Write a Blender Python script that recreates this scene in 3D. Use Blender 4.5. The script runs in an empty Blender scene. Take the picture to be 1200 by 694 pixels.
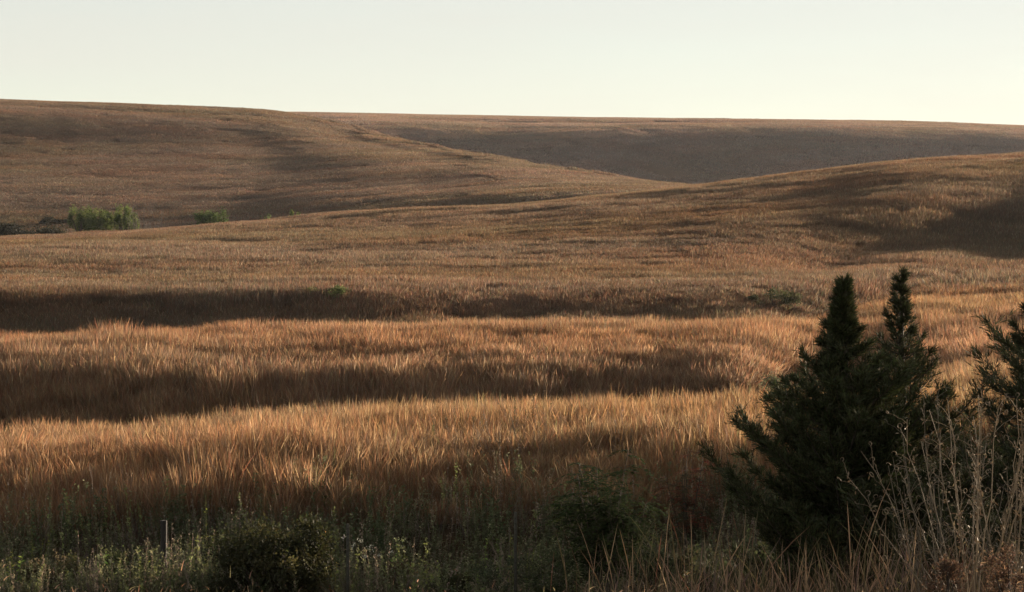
import bpy, math, random
import numpy as np

# ------------------------------------------------------------------ camera, sky, sun, exposure
sc = bpy.context.scene
COL = sc.collection
F_PX, CAM_Z, PITCH = 3087.0, 6.0, math.atan(67 / 3087.0)
SUN_EL, SUN_AZ = math.radians(8.0), math.radians(43)     # azimuth to the right of the view (+Y towards +X)

cd = bpy.data.cameras.new('camera'); cam = bpy.data.objects.new('camera', cd); COL.objects.link(cam)
cd.sensor_width = 36; cd.lens = 36 * F_PX / 1200; cd.clip_start = 0.5; cd.clip_end = 20000
cam.location = (0, 0, CAM_Z); cam.rotation_euler = (math.pi / 2 - PITCH, 0, 0)
sc.camera = cam

w = bpy.data.worlds.new('World'); sc.world = w; w.use_nodes = True
nt = w.node_tree; bg = nt.nodes['Background']
sky = nt.nodes.new('ShaderNodeTexSky'); sky.sky_type = 'NISHITA'; sky.sun_disc = False
sky.sun_elevation = SUN_EL; sky.sun_rotation = SUN_AZ; sky.altitude = 400
sky.air_density = 0.70; sky.dust_density = 0.12; sky.ozone_density = 0.1
veil = nt.nodes.new('ShaderNodeMix'); veil.data_type = 'RGBA'          # thin even high cloud over the whole sky
veil.inputs[7].default_value = (5.6, 5.3, 4.7, 1)
tcw = nt.nodes.new('ShaderNodeTexCoord'); mpw = nt.nodes.new('ShaderNodeMapping'); mpw.inputs['Scale'].default_value = (5, 5, 34); mpw.inputs['Rotation'].default_value = (.12, .2, 0)
nzw = nt.nodes.new('ShaderNodeTexNoise'); nzw.inputs['Scale'].default_value = 1; nzw.inputs['Detail'].default_value = 5
mrw = nt.nodes.new('ShaderNodeMapRange'); mrw.inputs[1].default_value = .3; mrw.inputs[2].default_value = .7; mrw.inputs[3].default_value = .56; mrw.inputs[4].default_value = .74
nt.links.new(tcw.outputs['Generated'], mpw.inputs[0]); nt.links.new(mpw.outputs[0], nzw.inputs['Vector']); nt.links.new(nzw.outputs[0], mrw.inputs[0]); nt.links.new(mrw.outputs[0], veil.inputs[0])
nt.links.new(sky.outputs[0], veil.inputs[6]); nt.links.new(veil.outputs[2], bg.inputs[0]); bg.inputs[1].default_value = 0.05

sd = bpy.data.lights.new('sun', 'SUN'); sun = bpy.data.objects.new('sun', sd); COL.objects.link(sun)
sd.energy = 5.0; sd.angle = math.radians(0.6); sd.color = (1.0, 0.81, 0.61)
sun.rotation_euler = (math.pi / 2 - SUN_EL, 0, -SUN_AZ + math.pi)
vs = sc.view_settings; vs.view_transform = 'Standard'; vs.look = 'None'; vs.exposure = 1.56; vs.gamma = 1.0
sc.cycles.max_bounces = 6; sc.cycles.diffuse_bounces = 3; sc.cycles.transmission_bounces = 4
sc.cycles.volume_bounces = 0

# ------------------------------------------------------------------ helpers
rng = np.random.default_rng(7); random.seed(7)
SP, CP = math.sin(PITCH), math.cos(PITCH)
def z_of(py, y):
    Y = -(np.asarray(py, float) - 347) / F_PX
    return CAM_Z + y / (Y * SP + CP) * (Y * CP - SP)
def x_of(px, py, y):
    Y = -(py - 347) / F_PX
    return y / (Y * SP + CP) * (px - 600) / F_PX

def _hash(ix, iy, seed):
    n = (ix * 374761393 + iy * 668265263 + seed * 974634777) & 0x7fffffff
    n = ((n ^ (n >> 13)) * 1274126177) & 0x7fffffff
    return ((n ^ (n >> 16)) & 0xffff) / 65535.0
def vnoise(x, y, seed=0):
    x = np.asarray(x, float); y = np.asarray(y, float)
    ix = np.floor(x).astype(np.int64); iy = np.floor(y).astype(np.int64)
    fx = x - ix; fy = y - iy; fx = fx * fx * (3 - 2 * fx); fy = fy * fy * (3 - 2 * fy)
    a = _hash(ix, iy, seed); b = _hash(ix + 1, iy, seed); c = _hash(ix, iy + 1, seed); d = _hash(ix + 1, iy + 1, seed)
    return (a * (1 - fx) + b * fx) * (1 - fy) + (c * (1 - fx) + d * fx) * fy - 0.5
def fbm(x, y, seed=0, o=4):
    s = 0; a = 1.0
    for k in range(o): s = s + a * vnoise(x * 2 ** k, y * 2 ** k, seed + k); a *= 0.5
    return s

def mesh_np(name, verts, faces, mat=None, col=None, smooth=False):
    """verts (N,3), faces (M,4) or (M,3) arrays -> mesh"""
    me = bpy.data.meshes.new(name)
    verts = np.asarray(verts, np.float32); faces = np.asarray(faces, np.int32); k = faces.shape[1]
    me.vertices.add(len(verts)); me.vertices.foreach_set('co', verts.ravel())
    me.loops.add(faces.size); me.loops.foreach_set('vertex_index', faces.ravel())
    me.polygons.add(len(faces)); me.polygons.foreach_set('loop_start', np.arange(0, faces.size, k, dtype=np.int32))
    if smooth: me.polygons.foreach_set('use_smooth', np.ones(len(faces), bool))
    me.update(calc_edges=True)
    if col is not None:
        at = me.color_attributes.new('Col', 'FLOAT_COLOR', 'POINT')
        c = np.ones((len(verts), 4), np.float32); c[:, :3] = col; at.data.foreach_set('color', c.ravel())
    if mat: me.materials.append(mat)
    return me
def link(name, me, parent=None, loc=(0, 0, 0)):
    o = bpy.data.objects.new(name, me); COL.objects.link(o); o.location = loc
    if parent is not None: o.parent = parent
    return o
def tag(o, label=None, cat=None, group=None, kind=None):
    for k, v in (('label', label), ('category', cat), ('group', group), ('kind', kind)):
        if v: o[k] = v
    return o
def thing(name, loc, label, cat, group=None):
    return tag(link(name, None, None, loc), label, cat, group)

class Geo:
    """collects quads with per-vertex colour"""
    def __init__(s): s.v = []; s.f = []; s.c = []; s.n = 0
    def add(s, v, f, c):
        v = np.asarray(v, np.float32).reshape(-1, 3); f = np.asarray(f, np.int32)
        c = np.broadcast_to(np.asarray(c, np.float32), (len(v), 3))
        s.v.append(v); s.f.append(f + s.n); s.c.append(c); s.n += len(v)
    def tube(s, pts, rad, col, k=5):
        pts = np.asarray(pts, float); n = len(pts); rad = np.broadcast_to(rad, (n,))
        d = np.gradient(pts, axis=0); d /= np.linalg.norm(d, axis=1)[:, None] + 1e-9
        ref = np.array([0.31, 0.95, 0.05]); u = np.cross(d, ref); u /= np.linalg.norm(u, axis=1)[:, None] + 1e-9
        v = np.cross(d, u); a = np.arange(k) * 2 * math.pi / k
        P = pts[:, None] + rad[:, None, None] * (np.cos(a)[None, :, None] * u[:, None] + np.sin(a)[None, :, None] * v[:, None])
        i = np.arange(n - 1)[:, None] * k; j = np.arange(k)[None]; j2 = (j + 1) % k
        f = np.stack([i + j, i + j2, i + k + j2, i + k + j], -1).reshape(-1, 4)
        s.add(P.reshape(-1, 3), f, col)
        if k >= 4:
            s.add(P[-1][:4] if k == 4 else P[-1][[0, 1, 2, 3]], [[0, 1, 2, 3]], col)
    def leaves(s, pos, dirs, nrm, ln, wd, col, cup=0.0):
        """diamond-ish leaf quads: base, side, tip, side"""
        pos = np.asarray(pos, float); N = len(pos)
        if N == 0: return
        d = dirs / (np.linalg.norm(dirs, axis=1)[:, None] + 1e-9)
        sd_ = np.cross(d, nrm); sd_ /= np.linalg.norm(sd_, axis=1)[:, None] + 1e-9
        nn = np.cross(sd_, d)
        ln = np.broadcast_to(ln, (N,))[:, None]; wd = np.broadcast_to(wd, (N,))[:, None]
        m = pos + d * ln * 0.45 + nn * ln * cup
        V = np.stack([pos, m + sd_ * wd * 0.5, pos + d * ln, m - sd_ * wd * 0.5], 1).reshape(-1, 3)
        f = np.arange(N * 4).reshape(N, 4)
        s.add(V, f, np.repeat(np.broadcast_to(col, (N, 3)), 4, 0))
    def ribbons(s, base, az, lean, bend, h, wd, prof, col, colt=None, face=None):
        base = np.asarray(base, float); N = len(base); S = len(prof); t = np.linspace(0, 1, S)[None]
        off = (lean[:, None] * t + bend[:, None] * t ** 2.2) * h[:, None]
        zz = h[:, None] * t * (1 - 0.35 * np.abs(bend)[:, None] * t)
        P = np.stack([base[:, 0, None] + np.cos(az)[:, None] * off, base[:, 1, None] + np.sin(az)[:, None] * off, base[:, 2, None] + zz], -1)
        fa = rng.uniform(0, math.pi, N) if face is None else face
        sdv = np.stack([np.cos(fa), np.sin(fa), np.zeros(N)], -1)[:, None] * (wd[:, None] * np.asarray(prof)[None] * 0.5)[..., None]
        V = np.stack([P - sdv, P + sdv], 2).reshape(-1, 3)
        i = (np.arange(N)[:, None] * S + np.arange(S - 1)[None]) * 2
        f = np.stack([i, i + 1, i + 3, i + 2], -1).reshape(-1, 4)
        c = np.repeat(np.asarray(col, float)[:, None], S, 1)
        if colt is not None:
            tt = np.clip((t[..., None] - 0.55) / 0.3, 0, 1); c = c * (1 - tt) + np.asarray(colt)[:, None] * tt
        s.add(V, f, np.repeat(c.reshape(-1, 3), 2, 0))
    def mesh(s, name, mat, smooth=False):
        return mesh_np(name, np.concatenate(s.v), np.concatenate(s.f), mat, np.concatenate(s.c), smooth)

def unit(n):
    v = rng.normal(size=(n, 3)); return v / np.linalg.norm(v, axis=1)[:, None]
def jit(col, n, amt=0.2, hue=0.08):
    c = np.asarray(col, float)[None] * (1 + rng.uniform(-amt, amt, (n, 1))) * (1 + rng.uniform(-hue, hue, (n, 3)))
    return np.clip(c, 0.003, 0.9)

# ------------------------------------------------------------------ materials
def mat_base(name):
    m = bpy.data.materials.new(name); m.use_nodes = True; n = m.node_tree; n.nodes.clear()
    out = n.nodes.new('ShaderNodeOutputMaterial'); return m, n, out
def N_(n, t, **kw):
    x = n.nodes.new(t)
    for k, v in kw.items(): setattr(x, k, v)
    return x
def mix_rgb(n, blend, fac, a, b):
    x = N_(n, 'ShaderNodeMix', data_type='RGBA', blend_type=blend)
    for sock, val in ((x.inputs[0], fac), (x.inputs[6], a), (x.inputs[7], b)):
        if hasattr(val, 'is_linked'): n.links.new(val, sock)
        else: sock.default_value = val if not isinstance(val, tuple) else (*val, 1)
    return x.outputs[2]
def tinted(n, col, amt=1.0):
    """large patches of redder / greener / paler growth over the prairie (world position)"""
    geo = N_(n, 'ShaderNodeNewGeometry')
    def noise(scale, stretch, detail=3):
        mp = N_(n, 'ShaderNodeMapping'); mp.inputs['Scale'].default_value = (scale * stretch, scale, scale)
        n.links.new(geo.outputs['Position'], mp.inputs[0])
        t = N_(n, 'ShaderNodeTexNoise'); t.inputs['Scale'].default_value = 1; t.inputs['Detail'].default_value = detail
        n.links.new(mp.outputs[0], t.inputs['Vector'])
        r = N_(n, 'ShaderNodeMapRange'); r.inputs[1].default_value = 0.42; r.inputs[2].default_value = 0.68
        n.links.new(t.outputs[0], r.inputs[0]); return r.outputs[0]
    def sc_(f, k):
        x = N_(n, 'ShaderNodeMath', operation='MULTIPLY'); n.links.new(f, x.inputs[0]); x.inputs[1].default_value = k * amt; return x.outputs[0]
    c = mix_rgb(n, 'MULTIPLY', sc_(noise(0.055, 0.5), 0.65), col, (1.12, 0.82, 0.68))
    c = mix_rgb(n, 'MULTIPLY', sc_(noise(0.021, 0.6), 0.65), c, (0.80, 0.88, 0.66))
    c = mix_rgb(n, 'MULTIPLY', sc_(noise(0.3, 0.7), 0.6), c, (1.25, 1.2, 1.1))
    return c
def plant_mat(name, trans=0.4, tint=0.0, rnd=0.25, gloss=0.05, rough=0.5):
    m, n, out = mat_base(name)
    at = N_(n, 'ShaderNodeAttribute', attribute_name='Col'); c = at.outputs['Color']
    oi = N_(n, 'ShaderNodeObjectInfo')
    mr = N_(n, 'ShaderNodeMapRange'); mr.inputs[3].default_value = 1 - rnd; mr.inputs[4].default_value = 1 + rnd
    n.links.new(oi.outputs['Random'], mr.inputs[0])
    vm = N_(n, 'ShaderNodeVectorMath', operation='SCALE'); n.links.new(c, vm.inputs[0]); n.links.new(mr.outputs[0], vm.inputs['Scale'])
    c = vm.outputs[0]
    if tint: c = tinted(n, c, tint)
    di = N_(n, 'ShaderNodeBsdfDiffuse'); tr = N_(n, 'ShaderNodeBsdfTranslucent')
    n.links.new(c, di.inputs[0]); n.links.new(c, tr.inputs[0])
    mx = N_(n, 'ShaderNodeMixShader'); mx.inputs[0].default_value = trans
    n.links.new(di.outputs[0], mx.inputs[1]); n.links.new(tr.outputs[0], mx.inputs[2]); o = mx.outputs[0]
    if gloss:
        gl = N_(n, 'ShaderNodeBsdfGlossy'); gl.inputs['Roughness'].default_value = rough
        gl.inputs[0].default_value = (1, 1, 1, 1)
        m2 = N_(n, 'ShaderNodeMixShader'); m2.inputs[0].default_value = gloss
        n.links.new(o, m2.inputs[1]); n.links.new(gl.outputs[0], m2.inputs[2]); o = m2.outputs[0]
    n.links.new(o, out.inputs[0]); return m
M_GRASS = plant_mat('dry_bluestem', 0.72, 1.0, 0.24, 0.012, 0.6)
M_WEED = plant_mat('weed_leaves', 0.5, 0.0, 0.25, 0.015, .6)
M_LEAF = plant_mat('tree_leaves', 0.42, 0.0, 0.1, 0.012, .6)
M_CEDAR = plant_mat('cedar_foliage', 0.12, 0.0, 0.1, 0.02, 0.6)
M_DRY = plant_mat('dry_stems', 0.15, 0.0, 0.1, 0.03, 0.5)

def ground_mat():
    m, n, out = mat_base('prairie_soil')
    geo = N_(n, 'ShaderNodeNewGeometry')
    t = N_(n, 'ShaderNodeTexNoise'); t.inputs['Scale'].default_value = 1.3; t.inputs['Detail'].default_value = 6
    n.links.new(geo.outputs['Position'], t.inputs['Vector'])
    cr = N_(n, 'ShaderNodeValToRGB'); n.links.new(t.outputs[0], cr.inputs[0])
    cr.color_ramp.elements[0].position = 0.3; cr.color_ramp.elements[0].color = (0.03, 0.02, 0.013, 1)
    cr.color_ramp.elements[1].position = 0.75; cr.color_ramp.elements[1].color = (0.075, 0.047, 0.028, 1)
    c = tinted(n, cr.outputs[0])
    b = N_(n, 'ShaderNodeBsdfDiffuse'); n.links.new(c, b.inputs[0])
    bp = N_(n, 'ShaderNodeBump'); bp.inputs['Strength'].default_value = 0.6; bp.inputs['Distance'].default_value = 0.3
    n.links.new(t.outputs[0], bp.inputs['Height']); n.links.new(bp.outputs[0], b.inputs['Normal'])
    n.links.new(b.outputs[0], out.inputs[0]); return m
M_GROUND = ground_mat()
def bark_mat(name, a, b_, scale=14):
    m, n, out = mat_base(name)
    tc = N_(n, 'ShaderNodeTexCoord'); mp = N_(n, 'ShaderNodeMapping'); mp.inputs['Scale'].default_value = (scale, scale, scale * 0.15)
    n.links.new(tc.outputs['Object'], mp.inputs[0])
    t = N_(n, 'ShaderNodeTexNoise'); t.inputs['Scale'].default_value = 2; t.inputs['Detail'].default_value = 5; n.links.new(mp.outputs[0], t.inputs['Vector'])
    c = mix_rgb(n, 'MIX', t.outputs[0], a, b_)
    p = N_(n, 'ShaderNodeBsdfPrincipled'); p.inputs['Roughness'].default_value = 0.9; n.links.new(c, p.inputs['Base Color'])
    bp = N_(n, 'ShaderNodeBump'); bp.inputs['Strength'].default_value = 0.7; bp.inputs['Distance'].default_value = 0.01
    n.links.new(t.outputs[0], bp.inputs['Height']); n.links.new(bp.outputs[0], p.inputs['Normal'])
    n.links.new(p.outputs[0], out.inputs[0]); return m
M_BARK = bark_mat('bark', (0.025, 0.019, 0.014), (0.075, 0.055, 0.04))
M_WOODPOST = bark_mat('weathered_post', (0.012, 0.010, 0.009), (0.03, 0.024, 0.02), 20)
M_STEEL = bark_mat('painted_steel', (0.02, 0.03, 0.025), (0.06, 0.045, 0.03), 30)

# ------------------------------------------------------------------ terrain
CX = np.array([-250, 0, 120, 230, 330, 400, 500, 600, 700, 780, 870, 960, 1080, 1200, 1450], float)
def interp(dct): k = sorted(dct); return np.interp(CX, k, [dct[i] for i in k])
ones = np.ones(len(CX))
line = lambda py, d: z_of(py, d)
c1 = interp({-250: 545, 0: 534, 200: 525, 400: 517, 600: 505, 800: 500, 960: 496, 1080: 478, 1200: 466, 1450: 440})
c2 = interp({-250: 418, 0: 415, 200: 411, 400: 405, 600: 402, 800: 404, 960: 396, 1080: 354, 1200: 326, 1450: 280})
c3 = interp({-250: 292, 0: 285, 120: 281, 230: 274, 330: 264, 400: 256, 600: 244, 700: 234, 780: 227, 870: 217, 960: 207, 1080: 195, 1200: 186, 1450: 165})
c4 = interp({-250: 106, 0: 119, 120: 124, 230: 128, 330: 134, 400: 149, 500: 173, 600: 192, 700: 207, 780: 218, 870: 225, 960: 220, 1080: 210, 1200: 200, 1450: 180})
d4 = interp({-250: 1040, 0: 1050, 230: 1060, 330: 1060, 400: 1020, 500: 910, 600: 790, 700: 720, 780: 660, 870: 640, 1450: 640})
c5 = interp({-250: 134, 230: 136, 330: 134, 400: 135, 600: 139, 900: 142, 1080: 145, 1200: 149, 1450: 158})
K = []   # (d, z) arrays over the columns
def knot(d, z): K.append((d * ones, z * ones))
knot(-60, 4.6); knot(2, 4.4); knot(14, 3.8); knot(30, 1.3); knot(46, -0.9)
knot(50.5, interp({0: -1.35, 800: -1.3, 1100: -.8, 1450: .2})); knot(54, interp({0: -1.55, 800: -1.5, 1100: -0.8, 1450: .4}))
knot(57, interp({0: -1.6, 800: -1.5, 1100: -0.6, 1450: .6}))
knot(60.5, line(c1 + interp({0: 104, 150: 96, 300: 88, 450: 99, 600: 90, 750: 96, 1200: 70}), 60.5)); knot(67, line(c1 + 31, 67)); knot(76, line(c1, 76)); knot(81, line(c1 + 3, 81))
vd = interp({-250: 1, 920: 1, 1010: .6, 1080: .25, 1200: 0.0, 1450: 0})
off = interp({-250: 0, 880: 0, 960: 10, 1080: 38, 1200: 70, 1450: 85})
def kn2(d, k, py=None, dz=0.0, z=None):
    D = d + k * off; K.append((D, (line(py, D) if z is None else z) + dz))
vd = interp({-250: 1, 920: 1, 1010: .6, 1080: .25, 1200: 0.0, 1450: 0})
z88 = line(c1, 88) - 1.1
kn2(88, .15, z=z88 * vd + (1 - vd) * line(c1 + 6, 80))
kn2(96, .5, z=(line(c2 + 42, 105) - 2.5) * vd + (1 - vd) * (.5 * line(c1, 80) + .5 * line(c2 + 12, 112 + .85 * off)))
kn2(105, .7, c2 + 41 * vd + 22 * (1 - vd)); kn2(110, .85, c2 + 21 * vd + 9 * (1 - vd)); kn2(121, 1, c2); kn2(130, 1, c2 + 1.5)
kn2(143, .98, c2, -1.3); kn2(162, .93, c2, -2.4)
k16 = interp({-250: 388, 600: 384, 800: 384, 960: 378, 1080: 343, 1200: 318, 1450: 275})
k17 = interp({-250: 352, 300: 350, 600: 356, 800: 354, 960: 350, 1080: 331, 1200: 313, 1450: 262})
k18 = interp({-250: 338, 600: 336, 800: 332, 960: 322, 1080: 296, 1200: 277, 1450: 235})
k19 = interp({-250: 311, 300: 305, 600: 298, 800: 286, 960: 269, 1080: 247, 1200: 234, 1450: 205})
k20 = interp({-250: 295, 300: 280, 600: 263, 800: 244, 960: 225, 1080: 209, 1200: 201, 1450: 178})
kn2(189, .82, k16); kn2(199, .80, k17)
for d_, o_, py_ in ((222, {640: 0, 800: 4, 870: 12, 960: 27, 1080: 48, 1200: 60}, k18), (270, {640: 0, 800: 2, 870: 5, 960: 11, 1080: 24, 1200: 34}, k19), (330, {700: 0, 960: 3, 1080: 5, 1200: 9}, k20)):
    D_ = d_ + interp(o_); K.append((D_, line(py_, D_)))
knot(380, line(c3, 380)); knot(402, line(c3 + 1.2, 402)); knot(445, line(c3, 445) - 3.5)
knot(500, line(c3, 500) - interp({-250: 3.5, 230: 4, 600: 5, 780: 6, 1450: 8}))
# left hill and its spur
kA = c3 + interp({-250: 3, 0: 3, 80: 1, 400: -3, 600: -6, 780: 0, 870: 4})
K.append((500 + (d4 - 500) * 0.16, line(kA, 500 + (d4 - 500) * 0.16)))
kB = kA + (c4 - kA) * interp({-250: .33, 400: .33, 600: .35, 1450: .5})
K.append((500 + (d4 - 500) * 0.40, line(kB, 500 + (d4 - 500) * 0.40)))
kC = kA + (c4 - kA) * interp({-250: .66, 330: .68, 400: .72, 600: .74, 1450: .8})
K.append((500 + (d4 - 500) * 0.70, line(kC, 500 + (d4 - 500) * 0.70)))
kD = kA + (c4 - kA) * interp({-250: .93, 330: .92, 400: .88, 1450: .9})
K.append((500 + (d4 - 500) * 0.86, line(kD, 500 + (d4 - 500) * 0.86)))
K.append((d4, line(c4, d4))); K.append((d4 + 30, line(c4 + .6, d4 + 30))); K.append((d4 + 110, line(c4 + 6, d4 + 110) - 5))
# far ridge
b5 = interp({-250: 160, 330: 170, 400: 176, 500: 192, 600: 208, 780: 222, 870: 222, 960: 216, 1080: 205, 1200: 195, 1450: 180})
u5 = interp({-250: 146, 330: 148, 500: 154, 600: 158, 700: 159, 900: 161, 1200: 165, 1450: 172})
D5 = interp({-250: 1580, 400: 1585, 540: 1575, 600: 1535, 660: 1490, 720: 1545, 790: 1585, 1450: 1600}); K.append((D5, line(b5, D5))); knot(1690, line(u5, 1690)); knot(1790, line(c5 + 6, 1790)); knot(2000, line(c5, 2000))
knot(2300, line(c5 + 3, 2300)); knot(4200, 62)
KD = np.stack([k[0] for k in K]); KZ = np.stack([k[1] for k in K])          # (K, columns)

def smooth_cols(A, px):
    """Catmull-Rom over the columns"""
    i = np.clip(np.searchsorted(CX, px, 'right') - 1, 0, len(CX) - 2)
    h = CX[i + 1] - CX[i]; t = np.clip((px - CX[i]) / h, 0, 1)
    s = np.gradient(A, CX, axis=1)
    return (A[:, i] * (2 * t**3 - 3 * t**2 + 1) + A[:, i + 1] * (-2 * t**3 + 3 * t**2)
            + s[:, i] * h * (t**3 - 2 * t**2 + t) + s[:, i + 1] * h * (t**3 - t**2))
def pchip(D, Z, y):
    """D, Z (K,M): monotone cubic per column m at rows y (R,) -> (R,M)"""
    h = np.diff(D, axis=0); dl = np.diff(Z, axis=0) / h
    m = np.zeros_like(Z); w1 = 2 * h[1:] + h[:-1]; w2 = h[1:] + 2 * h[:-1]
    same = dl[1:] * dl[:-1] > 0
    with np.errstate(divide='ignore', invalid='ignore'):
        m[1:-1] = np.where(same, (w1 + w2) / (w1 / dl[:-1] + w2 / dl[1:]), 0)
    m[0] = dl[0]; m[-1] = dl[-1]
    out = np.empty((len(y), D.shape[1]))
    for c in range(D.shape[1]):
        i = np.clip(np.searchsorted(D[:, c], y, 'right') - 1, 0, len(D) - 2)
        t = (y - D[i, c]) / h[i, c]; H = h[i, c]
        out[:, c] = (Z[i, c] * (2*t**3 - 3*t**2 + 1) + Z[i+1, c] * (-2*t**3 + 3*t**2)
                     + m[i, c] * H * (t**3 - 2*t**2 + t) + m[i+1, c] * H * (t**3 - t**2))
    return out
AX = np.linspace(-0.42, 0.42, 421)              # lateral slope x / (y + 25)
ROWS = np.concatenate([np.arange(-24, 40, 2.0), np.arange(40, 150, 0.75), np.arange(150, 420, 2.0),
                       np.arange(420, 1300, 5.0), np.arange(1300, 2400, 12.0), np.linspace(2400, 4200, 30)])
# columns by image azimuth, then resampled so that every grid point takes the profile of its own azimuth
PXS = np.linspace(CX[0], CX[-1], 341)
ZP = pchip(smooth_cols(KD, PXS), smooth_cols(KZ, PXS), ROWS)                  # (R, 341)
GX = AX[None] * (ROWS[:, None] + 25)
with np.errstate(divide='ignore', invalid='ignore'):
    PX = np.where(ROWS[:, None] > 3, 600 + F_PX * GX / np.maximum(ROWS[:, None], 3), 600 + 1000 * GX)
fi = np.clip((PX - PXS[0]) / (PXS[1] - PXS[0]), 0, len(PXS) - 1.001); i0 = fi.astype(int); ft = fi - i0
R_ = np.arange(len(ROWS))[:, None]
GZ = ZP[R_, i0] * (1 - ft) + ZP[R_, i0 + 1] * ft
RW = ROWS[:, None] + 0 * GX
amp = np.interp(RW, [0, 40, 60, 120, 300, 700, 1200, 2000], [0.05, 0.12, 0.18, 0.26, 0.6, 1.0, 1.4, 1.6])
GZ = GZ + amp * fbm(GX / np.interp(RW, [0, 100, 400, 1000], [7, 16, 60, 320]), RW / np.interp(RW, [0, 100, 400, 1000], [5, 8, 20, 34]), 3, 4) * 0.8

GZ = GZ + np.interp(RW, [1350, 1560, 1720, 1950], [0, 6, 4, 0]) * fbm(GX / 150 + 3.3, RW / 420, 51, 3)

def ground(x, y):
    x = np.asarray(x, float); y = np.asarray(y, float)
    r = np.clip(np.searchsorted(ROWS, y, 'right') - 1, 0, len(ROWS) - 2); tr = (y - ROWS[r]) / (ROWS[r + 1] - ROWS[r])
    a = np.clip((x / (y + 25) - AX[0]) / (AX[1] - AX[0]), 0, len(AX) - 1.001); c = a.astype(int); tc = a - c
    return (GZ[r, c] * (1 - tc) + GZ[r, c + 1] * tc) * (1 - tr) + (GZ[r + 1, c] * (1 - tc) + GZ[r + 1, c + 1] * tc) * tr
def spot(px, y):
    """ground point at depth y in the direction of image column px"""
    x = y * (px - 600) / F_PX
    return np.array([x, y, float(ground(x, y))])
def row_of(p):
    """image row of a world point"""
    dz = p[2] - CAM_Z; dep = p[1] * CP - dz * SP; up = p[1] * SP + dz * CP
    return 347 - F_PX * up / dep

nr, nc = GZ.shape
V = np.stack([GX, RW, GZ], -1).reshape(-1, 3)
ii = np.arange(nr - 1)[:, None] * nc + np.arange(nc - 1)[None]
FC = np.stack([ii, ii + 1, ii + nc + 1, ii + nc], -1).reshape(-1, 4)
terrain = link('terrain', mesh_np('terrain', V, FC, M_GROUND, smooth=True)); tag(terrain, kind='structure')

# ------------------------------------------------------------------ grass (uncountable: instanced clumps)
RED, GOLD, STRAW, GREEN, GREY = (0.138, 0.070, 0.046), (0.172, 0.110, 0.066), (0.225, 0.166, 0.114), (0.082, 0.078, 0.042), (0.112, 0.086, 0.072)
def pick(n, w):
    pal = np.array([RED, GOLD, STRAW, GREEN, GREY]); i = rng.choice(5, n, p=np.array(w) / sum(w)); 
    return np.clip(pal[i] * (1 + rng.uniform(-.2, .2, (n, 1))) * (1 + rng.uniform(-.08, .08, (n, 3))), 0.01, 0.8)
def clump_src(name, size, n_stem, n_leaf, h, hw, w_stem, w_leaf, weights, mat, heads=0.35, tuft=0.0, tone=(1, 1, 1)):
    g = Geo(); tone = np.asarray(tone)
    def bases(n):
        if tuft:
            k = max(3, int(n / 14)); c = rng.uniform(-size / 2, size / 2, (k, 2)); b = c[rng.integers(0, k, n)] + rng.normal(0, tuft, (n, 2))
        else: b = rng.uniform(-size / 2, size / 2, (n, 2))
        return np.concatenate([b, np.full((n, 1), -0.05 * h)], 1)
    if n_stem:
        hh = h * rng.uniform(1 - hw, 1 + hw, n_stem)
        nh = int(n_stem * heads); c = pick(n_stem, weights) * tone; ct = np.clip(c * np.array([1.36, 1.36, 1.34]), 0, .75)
        b = bases(n_stem)
        for a, e, prof in ((0, nh, [1, .8, .7, 1.1, 2.6, 1.9, .2]), (nh, n_stem, [1, .9, .7, .4, .1])):
            if e <= a: continue
            k = e - a
            g.ribbons(b[a:e], rng.uniform(0, 6.28, k), np.abs(rng.normal(0, .12, k)), np.abs(rng.normal(0, .22, k)), hh[a:e], w_stem * rng.uniform(.7, 1.3, k), prof, c[a:e], ct[a:e])
    if n_leaf:
        g.ribbons(bases(n_leaf), rng.uniform(0, 6.28, n_leaf), rng.uniform(.02, .35, n_leaf), rng.uniform(.1, .6, n_leaf), h * rng.uniform(.35, .8, n_leaf),
                  w_leaf * rng.uniform(.6, 1.3, n_leaf), [1, 1, .75, .1], pick(n_leaf, weights) * tone)
    return bpy.data.objects.new(name, g.mesh(name, mat))

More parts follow.
